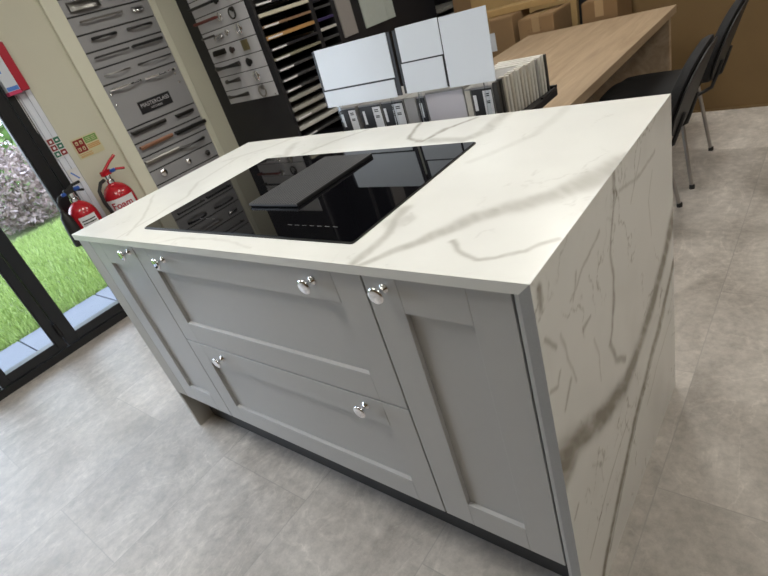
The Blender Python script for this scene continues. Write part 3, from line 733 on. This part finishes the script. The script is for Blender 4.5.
for z in (1.051, 1.042, 1.033): lm.box(sx + .0006, sx + .001, .776, .806, z - .0018, z + .0018).box(sx + .0006, sx + .001, .812, .838, z - .0018, z + .0018)
lm.build('pictogram', M['sign_cream'], sg)
om = MB()
for z in (1.012, 1.003, .994): om.box(sx, sx + .0006, .770, .845, z - .0028, z + .0028)
om.build('orange_lines', M['sign_orange'], sg)
bm_ = MB()
for z in (.975, .966, .960): bm_.box(sx, sx + .0006, .704, .78, z - .0016, z + .0016)
bm_.build('small_print', M['sign_orange'], sg)
s2 = empty('exit_notice', (XW, .615, 1.06), 'small red and green notice stuck on the white strip beside the door', 'sign')
zx = XW + .0075
bx('sheet', M['label_white'], (XW + .002, zx, .576, .652, 1.006, 1.118), s2)
for k in range(3):
    z = 1.012 + .036 * k
    bx('red_field', M['sign_red'] if k else M['sign_dgreen'], (zx, zx + .0006, .580, .612, z, z + .031), s2)
    bx('green_field', M['sign_dgreen'] if k else M['sign_red'], (zx, zx + .0006, .616, .649, z, z + .031), s2)
    bx('pictogram', M['label_white'], (zx + .0006, zx + .001, .590, .603, z + .008, z + .022), s2); bx('pictogram', M['label_white'], (zx + .0006, zx + .001, .625, .640, z + .010, z + .02), s2)
s3 = bx('blue_sticker', M['label_white'], (XW + .002, zx - .001, .585, .648, .845, .93)); tag(s3, 'white sticker with a thin blue mark low on the white strip', 'sticker')
MB().prism([(.60, .91), (.606, .915), (.636, .868), (.63, .863)], 'x', zx - .001, zx - .0005).build('blue_mark', M['sticker_blue'], s3)
rb = empty('red_call_box', (XW, .595, 1.5), 'red box with a white and blue label high beside the glass door', 'box')
MB().box(XW + .004, XW + .055, .594, .640, 1.376, 1.617, bev=.004).build('casing', M['red_plain'], rb)
lb = bx('label', M['white_card'], (XW + .004, XW + .053, .530, .594, 1.388, 1.612), rb, bev=.001)
bx('blue_band', M['sticker_blue'], (XW + .053, XW + .0536, .533, .591, 1.392, 1.412), lb); bx('blue_band', M['sticker_blue'], (XW + .053, XW + .0536, .545, .552, 1.48, 1.60), lb); bx('pink_band', M['pink'], (XW + .0045, XW + .0545, .529, .595, 1.372, 1.390), rb, bev=.001)
MB().tube([(XW + .012, .565, 1.374), (XW + .012, .563, 1.2), (XW + .010, .562, 1.12)], .0022, 6).tube([(XW + .012, .575, 1.374), (XW + .012, .572, 1.2), (XW + .010, .564, 1.12)], .0018, 6).build('pull_cord', M['label_white'], rb)

def extinguisher(cy, r, zdome, name, label, co2):
    cx = XW + .008 + r + .02; z0 = zdome - .50
    e = empty(name, (cx, cy, z0), label, 'fire extinguisher')
    pr = [(r * .9, 0), (r, .012), (r, .40)]
    for k in range(1, 8):
        t = k / 7 * PI / 2; pr.append((max(.022, r * math.cos(t)), .40 + (.50 - .40) * math.sin(t)))
    pr += [(.022, .505)]
    MB().lathe(pr, (cx, cy, z0), n=36).build('cylinder', M['red'], e, smooth=50)
    MB().lathe([(.0225, 0), (.024, .004), (.024, .02), (.017, .025), (.017, .045), (.02, .05)], (cx, cy, zdome), n=20).build('valve', M['chrome'], e, smooth=40)
    zz = zdome + .05
    lev = M['red'] if not co2 else M['rubber']
    MB().box(cx - .012, cx + .012, cy - .03, cy + .03, zz - .004, zz + .028, bev=.004).build('valve_head', lev, e)
    if co2:
        MB().tube([(cx, cy - .01, zz + .02), (cx + .006, cy + .03, zz + .036), (cx + .006, cy + .075, zz + .038)], .008, 8).build('squeeze_lever', lev, e, smooth=50)
        MB().tube([(cx, cy + .01, zz + .006), (cx, cy + .04, zz + .002), (cx, cy + .075, zz - .012)], .007, 8).build('carry_handle', lev, e, smooth=50)
    else:
        MB().tube([(cx, cy - .01, zz + .02), (cx + .006, cy + .05, zz + .062), (cx + .006, cy + .095, zz + .085)], .009, 8).build('squeeze_lever', lev, e, smooth=50)
        MB().tube([(cx, cy + .01, zz + .006), (cx, cy + .07, zz + .010), (cx, cy + .115, zz - .004)], .008, 8).build('carry_handle', lev, e, smooth=50)
    MB().box(cx + .004, cx + .02, cy + .022, cy + .056, zz + .002, zz + .022, bev=.004).build('safety_tag', M['blue'], e)
    # label wrapped round the cylinder, on the side that faces the room
    a0, a1 = (math.radians(-62), math.radians(52)) if not co2 else (math.radians(-25), math.radians(45)); zl0, zl1 = zdome - .205, zdome - .082
    q = MB(); n = 16; A = []; B = []
    for k in range(n + 1):
        t = a0 + (a1 - a0) * k / n - .35
        A.append(q.bm.verts.new((cx + (r + .001) * math.cos(t), cy + (r + .001) * math.sin(t), zl0))); B.append(q.bm.verts.new((cx + (r + .001) * math.cos(t), cy + (r + .001) * math.sin(t), zl1)))
    for k in range(n): q.bm.faces.new((A[k], A[k + 1], B[k + 1], B[k]))
    lb = q.build('label', M['label_white'], e, smooth=60)
    def wrapped(nm, s, size, zc, m):
        t = text(nm, s, size, m, None, (0, 0, 0), (1, 0, 0), (0, 1, 0), extrude=0, bold=.0012)
        for v in t.data.vertices:
            a = v.co.x / r - .42; z = v.co.y
            v.co = Vector((cx + (r + .002) * math.cos(a), cy + (r + .002) * math.sin(a), zc + z))
        put(t, lb)
    if not co2: wrapped('lettering', 'Foam', .056, zl0 + .082, M['red_plain'])
    q = MB()
    for k, z in enumerate((zl0 + .018, zl0 + .032, zl0 + .046) if not co2 else (zl0 + .02, zl0 + .04, zl0 + .062, zl0 + .08, zl0 + .095)):
        A = []; B = []
        for i in range(9):
            t = math.radians(-75 + 85 * i / 8) if not co2 else math.radians(-38 + 56 * i / 8) ; A.append(q.bm.verts.new((cx + (r + .002) * math.cos(t), cy + (r + .002) * math.sin(t), z))); B.append(q.bm.verts.new((cx + (r + .002) * math.cos(t), cy + (r + .002) * math.sin(t), z + .006)))
        for i in range(8): q.bm.faces.new((A[i], A[i + 1], B[i + 1], B[i]))
    q.build('small_print', M['rubber'] if co2 else M['red_plain'], lb)
    if co2:
        MB().tube([(cx, cy - .03, zz + .008), (cx + .01, cy - .07, zz + .004), (cx + .02, cy - .095, zz - .03), (cx + .02, cy - .098, zz - .09)], .008, 8).build('swivel_tube', M['rubber'], e, smooth=60)
        MB().lathe([(.040, 0), (.041, .004), (.036, .10), (.028, .17), (.014, .19), (.012, .21)], (cx + .02, cy - .098, zz - .27), n=20).build('discharge_horn', M['rubber'], e, smooth=40)
        MB().box(cx + .014, cx + .03, cy - .055, cy - .03, zz + .0, zz + .018, bev=.004).build('valve_tag', M['blue'], e)
    else:
        MB().tube([(cx, cy - .028, zz - .02), (cx + .01, cy - .06, zz - .025), (cx + .03, cy - .098, zz - .06), (cx + .04, cy - .108, zz - .12), (cx + .045, cy - .10, zz - .20), (cx + .05, cy - .085, zz - .30), (cx + .05, cy - .082, zz - .38)], .0105, 10).build('hose', M['rubber'], e, smooth=60)
    MB().box(XW, cx - r * .9, cy - .03, cy + .03, zdome - .16, zdome - .08).build('wall_bracket', M['steel'], e)
    return e
extinguisher(.737, .088, .785, 'foam_extinguisher', 'red foam fire extinguisher with a black hose on the cream wall', False)
extinguisher(.508, .078, .778, 'carbon_dioxide_extinguisher', 'red fire extinguisher with a black discharge horn in front of the door jamb', True)

# ================================================================== TABLE, SAMPLES, CHAIRS, CARTONS
ZTB = .74
tb = empty('oak_table', (.72, 2.1, 0), 'long light oak table with slab ends behind the island', 'table')
MB().box(.258, 1.149, .872, 3.075, ZTB - .040, ZTB, bev=.0015).build('table_top', M['oak'], tb)
MB().box(.259, 1.148, 2.90, 2.94, 0, ZTB - .0405, bev=.0015).build('end_panel', M['oak'], tb)
MB().box(.259, 1.148, 1.05, 1.09, 0, ZTB - .0405, bev=.0015).build('end_panel', M['oak'], tb)
YS = .885; ZD = .846                          # sheets' plane, top of the raised tray
ds = empty('sample_display_stand', (.8, 1.05, ZTB), 'black raised stand under the sample packs and white boards on the oak table', 'display stand')
MB().box(.47, 1.12, .90, 1.22, ZTB, .820, bev=.002).build('base', M['black_panel'], ds)
MB().box(.462, 1.168, .874, 1.245, .8202, ZD, bev=.003).build('tray', M['black_card'], ds)
MB().box(.985, 1.168, 1.233, 1.245, ZD, ZD + .010, bev=.001).box(1.160, 1.168, 1.12, 1.233, ZD, ZD + .005, bev=.001).build('rim', M['black_card'], ds)
def holder(x0, x1, z0, sheets, label, name, ml, mr):
    e = empty(name, ((x0 + x1) / 2, YS, ZD), label, 'display board')
    MB().box(x0 - ml, x1 + mr, YS + .0022, YS + .006, z0 + .004, 1.176, bev=.001).build('backing', M['black_card'], e)
    for a, b, c, d in sheets: MB().box(a, b, YS, YS + .0022, c, d).build('sheet', M['white_card'], e)
    q = MB()
    for x in (x0 + .04, x1 - .04): q.box(x - .006, x + .006, YS + .0061, YS + .012, ZD + .0045, 1.16)
    q.box(x0 + .01, x1 - .01, YS - .008, YS + .012, ZD + .0004, ZD + .0044)
    q.build('upright', M['acrylic'], e)
    e.rotation_euler = (math.radians(-4), 0, 0); e.location.y -= .012; e.location.z += .0014
    return e
holder(.452, .786, .978, [(.454, .784, 1.041, 1.177), (.448, .778, .979, 1.035)], 'white display board split into a tall and a low sheet, left of the pair', 'display_board', .012, .012)
holder(.822, 1.142, .981, [(.825, .981, 1.080, 1.181), (.820, .976, .984, 1.0755), (.985, 1.141, .981, 1.179)], 'white display board split into three sheets, right of the pair', 'display_board', .014, -.006)
YF = .905
def sample_pack(x0, x1, label, bar, strip, face='black_card', z1=.966):
    e = empty('sample_pack', ((x0 + x1) / 2, YF + .1, ZD), label, 'sample pack', 'worktop sample packs in the display')
    bx('case', M['q_grey'] if face != 'black_card' else M['grey_card'], (x0, x1, YF, YF + .20, ZD + .0006, z1), e, bev=.0015)
    bx('front_card', M[face], (x0 + .002, x1 - .002, YF - .0015, YF, ZD + .004, z1 - .006), e)
    if bar: bx('white_bar', M['label_white'], (bar, bar + .011, YF - .0022, YF - .0015, ZD + .05, z1 - .022), e)
    if strip:
        sp = bx('label_strip', M['label_white'], (strip[0], strip[1], YF - .0022, YF - .0015, ZD + .006, z1 - .012), e)
        q = MB(); xx = (strip[0] + strip[1]) / 2; w_ = strip[1] - strip[0]
        for z in (z1 - .022, z1 - .028, z1 - .044, z1 - .049): q.box(xx - w_ * .28, xx + w_ * .2, YF - .0027, YF - .0022, z - .0016, z + .0016)
        q.build('printing', M['black_card'], sp)
    return e
sample_pack(.466, .556, 'black sample pack with a white label strip, leftmost below the white boards', .479, (.519, .553))
sample_pack(.572, .676, 'black sample pack with a white label strip, second from the left', .586, (.636, .672))
sample_pack(.679, .776, 'black sample pack with a white label strip below the gap between the boards', .686, (.733, .771))
sample_pack(.780, .829, 'plain grey narrow sample pack between the black packs', 0, None, 'grey_card')
sample_pack(.831, .866, 'narrow black sample pack beside the blank mauve card', .841, None)
sample_pack(.869, 1.014, 'sample pack faced with a blank pale mauve card', 0, None, 'mauve_card', .974)
sample_pack(1.016, 1.038, 'very narrow beige sample pack right of the mauve card', 0, None, 'q_beige')
p8 = sample_pack(1.040, 1.112, 'black sample pack with a wide white label strip in front of the fanned boards', 1.045, (1.079, 1.109))
cols = ['q_dark', 'q_dark', 'q_beige', 'q_white', 'q_beige', 'q_white', 'q_white', 'q_beige', 'q_white', 'q_beige', 'q_white', 'q_white', 'q_grey', 'q_white', 'q_white', 'q_dark']
names = ['dark', 'dark', 'beige', 'white', 'beige', 'white', 'white', 'beige', 'white', 'beige', 'white', 'white', 'grey', 'white', 'white', 'dark']
nb = len(cols); ordn = ['first', 'second', 'third', 'fourth', 'fifth', 'sixth', 'seventh', 'eighth', 'ninth', 'tenth', 'eleventh', 'twelfth', 'thirteenth', 'fourteenth', 'fifteenth', 'last']
for k in range(nb):
    t = k / (nb - 1); y = .912 + t * .306; xr = 1.130 + t * .022
    tag(bx('sample_board', M[cols[k]], (1.1135 if y < 1.113 else .99, xr, y - .0062, y + .0062, ZD + .0006, .972 - .008 * t + .002 * (k % 3)), bev=.001),
        '%s upright sample board, %s counted from the front of the fanned row' % (names[k], ordn[k]), 'sample board', 'fanned sample boards in the black tray')

# ---- chairs (built around their seat centre, facing -x)
def loft(path_rows, closed=False):
    q = MB(); R_ = [[q.bm.verts.new(p) for p in row] for row in path_rows]
    for a, b in zip(R_, R_[1:]):
        for k in range(len(a) - 1): q.bm.faces.new((a[k], a[k + 1], b[k + 1], b[k]))
    return q
def chair_back(x_of, thick, z0, z1, hw, side):
    """rounded back panel: outline in (y, z), leaned and slightly bowed; side=+1 outer shell"""
    pts = []
    n = 40
    for k in range(n):
        a = 2 * PI * k / n; c, s = math.cos(a), math.sin(a)
        ex = .80 if s < 0 else .88
        pts.append((hw * math.copysign(abs(c) ** ex, c), (z0 + z1) / 2 + (z1 - z0) / 2 * math.copysign(abs(s) ** ex, s)))
    q = MB(); zc = (z0 + z1) / 2
    def ring(f, off): return [q.bm.verts.new((x_of(zc + (z - zc) * f) + off - .012 * ((y * f) / hw) ** 2, y * f, zc + (z - zc) * f)) for y, z in pts]
    rs = [ring(.35, thick), ring(.8, thick), ring(.95, thick * .8), ring(1.0, thick * .45), ring(1.0, thick * .1), ring(.95, 0), ring(.35, 0)]
    for a, b in zip(rs, rs[1:]):
        for k in range(n): q.bm.faces.new((a[k], a[(k + 1) % n], b[(k + 1) % n], b[k]))
    q.bm.faces.new(rs[0]); q.bm.faces.new(rs[-1][::-1])
    return q
ch = empty('office_chair', (0, 0, 0), 'x', 'chair', 'black chairs along the oak table')
xo = lambda z: .276 + (z - .46) * .35
# seat cushion
q = MB(); n = 44; rs = []
sp_ = []
for k in range(n):
    a = 2 * PI * k / n; c, s = math.cos(a), math.sin(a)
    sp_.append((.235 * math.copysign(abs(c) ** .55, c), .235 * math.copysign(abs(s) ** .55, s)))
for f, z in ((.5, .484), (.85, .482), (.96, .475), (1.0, .460), (.985, .445), (.94, .438), (.5, .436)):
    rs.append([q.bm.verts.new((x * f - .005, y * f, z - .012 * (1 if x * f < -.17 else 0))) for x, y in sp_])
for a, b in zip(rs, rs[1:]):
    for k in range(n): q.bm.faces.new((a[k], a[(k + 1) % n], b[(k + 1) % n], b[k]))
q.bm.faces.new(rs[0]); q.bm.faces.new(rs[-1][::-1])
q.build('seat', M['fabric'], ch, smooth=60)
chair_back(xo, -.045, .47, .808, .225, 1).build('backrest', M['fabric'], ch, smooth=60)
chair_back(lambda z: xo(z) + .0135, -.012, .475, .798, .218, 1).build('back_shell', M['shell'], ch, smooth=60)
for s in (-1, 1):
    lg = MB().tube([(.165, .19 * s, .432), (.175, .20 * s, .40), (.235, .247 * s, .012)], .0095, 10).build('leg', M['steel'], ch, smooth=60)
    MB().lathe([(.013, 0), (.013, .018), (.010, .022)], (.2365, .2485 * s, 0), n=14).build('foot', M['foot'], lg, smooth=40)
    lg = MB().tube([(-.165, .19 * s, .432), (-.172, .20 * s, .40), (-.205, .245 * s, .012)], .0095, 10).build('leg', M['steel'], ch, smooth=60)
    MB().lathe([(.013, 0), (.013, .018), (.010, .022)], (-.2055, .246 * s, 0), n=14).build('foot', M['foot'], lg, smooth=40)
    MB().tube([(.16, .12 * s, .425), (.225, .12 * s, .425), (.292, .12 * s, .46), (.312, .12 * s, .52), (.330, .12 * s, .58)], .0085, 8).build('back_support', M['shell'], ch, smooth=60)
fu = MB()
for s in (-1, 1): fu.tube([(-.175, .19 * s, .427), (.175, .19 * s, .427)], .009, 8)
for x in (-.12, .13): fu.tube([(x, -.19, .427), (x, .19, .427)], .009, 8)
fu.build('seat_frame', M['steel'], ch, smooth=60)
ch.location = (1.135, 1.785, 0); ch['label'] = 'black upholstered chair tucked under the oak table, nearer the island'
dup(ch, (1.150, 2.484, 0), 'black upholstered chair at the oak table, nearer the brown wall')

# ---- cartons behind the table
def carton(name, x0, x1, y0, y1, z1, m, label, rot=0, flaps=True, marks=0):
    c = ((x0 + x1) / 2, (y0 + y1) / 2, 0)
    e = empty(name, c, label, 'carton', 'cardboard cartons behind the oak table')
    hx, hy = (x1 - x0) / 2, (y1 - y0) / 2
    o = MB().box(-hx, hx, -hy, hy, 0, z1, bev=.004).build('box_body', m, None); o.parent = e
    o = MB().box(-hx + .003, -.001, -hy + .003, hy - .003, z1, z1 + .003).box(.001, hx - .003, -hy + .003, hy - .003, z1, z1 + .003).build('flap', m, None); o.parent = e
    o = MB().box(-.026, .026, -hy - .001, hy + .001, z1 + .003, z1 + .0036).box(-.026, .026, -hy - .001, -hy, z1 - .09, z1 + .0036).build('tape', M['tape'], None); o.parent = e
    if marks:
        q = MB()
        for k in range(4): q.box(-hx * .5 + k * hx * .22, -hx * .5 + k * hx * .22 + hx * .14, -hy - .0006, -hy, z1 - .075, z1 - .068 + .004 * (k % 2)); q.box(-hx * .5 + k * hx * .24, -hx * .5 + k * hx * .24 + hx * .16, -hy - .0006, -hy, z1 - .092, z1 - .087)
        o = q.build('printed_mark', M['card_d'], None); o.parent = e
    e.rotation_euler = (0, 0, rot)
    return e
carton('cardboard_carton', -.24, .146, 3.10, 3.40, .878, M['card'], 'plain cardboard carton behind the table end, nearest the white display board')
carton('cardboard_carton', .188, .434, 3.09, 3.41, .840, M['card'], 'cardboard carton with printing, second from the white display board', 0, True, 1)
carton('cardboard_carton', .612, .825, 3.10, 3.40, .850, M['card_d'], 'cardboard carton standing against the edge of the brown wall', 0, True, 1)
fl = tag(MB().box(-.40, .42, 0, .05, 0, 1.02, bev=.004, mtx=Matrix.Translation((0, 3.5, 0)) @ Matrix.Rotation(math.radians(-4), 4, 'X')).build('flat_carton', M['card_y']), 'long flat yellowish carton standing behind the two cardboard cartons', 'carton')
fl2 = tag(MB().box(-.62, .1, 0, .04, 0, 1.10, bev=.004, mtx=Matrix.Translation((0, 3.6, 0)) @ Matrix.Rotation(math.radians(-4), 4, 'X')).build('flat_carton', M['card']), 'taller flat brown carton at the back left of the carton group', 'carton')
tag(MB().box(-.32, .40, 3.26, 3.395, .8822, .925, bev=.003).build('long_carton', M['card_y']), 'long narrow yellowish carton lying across the cardboard cartons', 'carton')
tag(MB().box(-.07, .005, 3.096, 3.0995, .68, .80).build('paper_note', M['white_card']), 'small white paper stuck on the carton beside the white display board', 'paper')

# ================================================================== LIGHT
def ceiling_fill_lamp(x, y, i, k):  # out-of-view panels added to light the room, placed and dimmed for fill
    e = empty('ceiling_fill_light', (x, y, HC), 'unseen square fill panel added in the ceiling above %s' % i, 'fill light', 'added ceiling fill panels')
    q = MB()
    for d in ((-.3, .3, -.3, -.285), (-.3, .3, .285, .3), (-.3, -.285, -.285, .285), (.285, .3, -.285, .285)): q.box(x + d[0], x + d[1], y + d[2], y + d[3], HC - .012, HC - .0005)
    q.build('lamp_frame', M['lamp_frame'], e)
    MB().box(x - .285, x + .285, y - .285, y + .285, HC - .008, HC - .0005).build('diffuser', M['lamp'], e)
    L = bpy.data.lights.new('fill_glow', 'AREA'); L.shape = 'SQUARE'; L.size = .56; L.energy = LAMP_W * k; L.color = (1.0, .975, .91)
    o = bpy.data.objects.new('fill_glow', L); COL.objects.link(o); o.location = (x, y, HC - .02)
LAMP_W = 13.0
for x, y, w, k in ((.6, .85, 'the island', .75), (.45, -.5, 'the floor in front of the island', .8), (2.6, -.1, 'the floor beside the marble end', .55), (.7, 2.6, 'the oak table', 1.0), (2.9, 2.4, 'the floor right of the table', 1.0)): ceiling_fill_lamp(x, y, w, k)

wd_ = bpy.data.worlds.new('overcast'); scn.world = wd_; wd_.use_nodes = True
nt = wd_.node_tree; bg = nt.nodes['Background']
tc = node(nt, 'ShaderNodeTexCoord'); sxy = node(nt, 'ShaderNodeSeparateXYZ'); nt.links.new(tc.outputs['Generated'], sxy.inputs[0])
rp = node(nt, 'ShaderNodeValToRGB'); nt.links.new(sxy.outputs['Z'], rp.inputs[0])
rp.color_ramp.elements[0].color = (.74, .82, 1.0, 1); rp.color_ramp.elements[1].color = (.70, .80, 1.0, 1)
nt.links.new(rp.outputs[0], bg.inputs['Color']); bg.inputs['Strength'].default_value = 7.0
P = bpy.data.lights.new('door_portal', 'AREA'); P.shape = 'RECTANGLE'; P.size = 2.3; P.size_y = 2.1; P.cycles.is_portal = True
po = bpy.data.objects.new('door_portal', P); COL.objects.link(po); po.location = (XW - .10, -.6, 1.08); po.rotation_euler = (PI / 2, 0, -PI / 2)

# ================================================================== CAMERA
cam = bpy.data.cameras.new('camera'); co = bpy.data.objects.new('camera', cam); COL.objects.link(co); scn.camera = co
cam.sensor_fit = 'HORIZONTAL'; cam.sensor_width = 36; cam.lens = 519.70 / 768 * 36; cam.clip_start = .02
cam.dof.use_dof = True; cam.dof.focus_distance = 1.35; cam.dof.aperture_fstop = 6.0
Rm = Matrix(((0.7680068966, -0.1071414229, 0.6314159661), (0.5745393088, 0.5508647846, -0.6053532619), (-0.2829664103, 0.8276887728, 0.4846249128)))
co.matrix_world = Matrix.Translation((1.9069001, -0.5460679, 1.3060276)) @ Rm.to_4x4()

vs = scn.view_settings; vs.view_transform = 'Standard'; vs.look = 'None'; vs.gamma = 1; vs.use_curve_mapping = False; vs.exposure = 0.0
scn.cycles.use_denoising = True
scn.cycles.max_bounces = 10; scn.cycles.transparent_max_bounces = 12
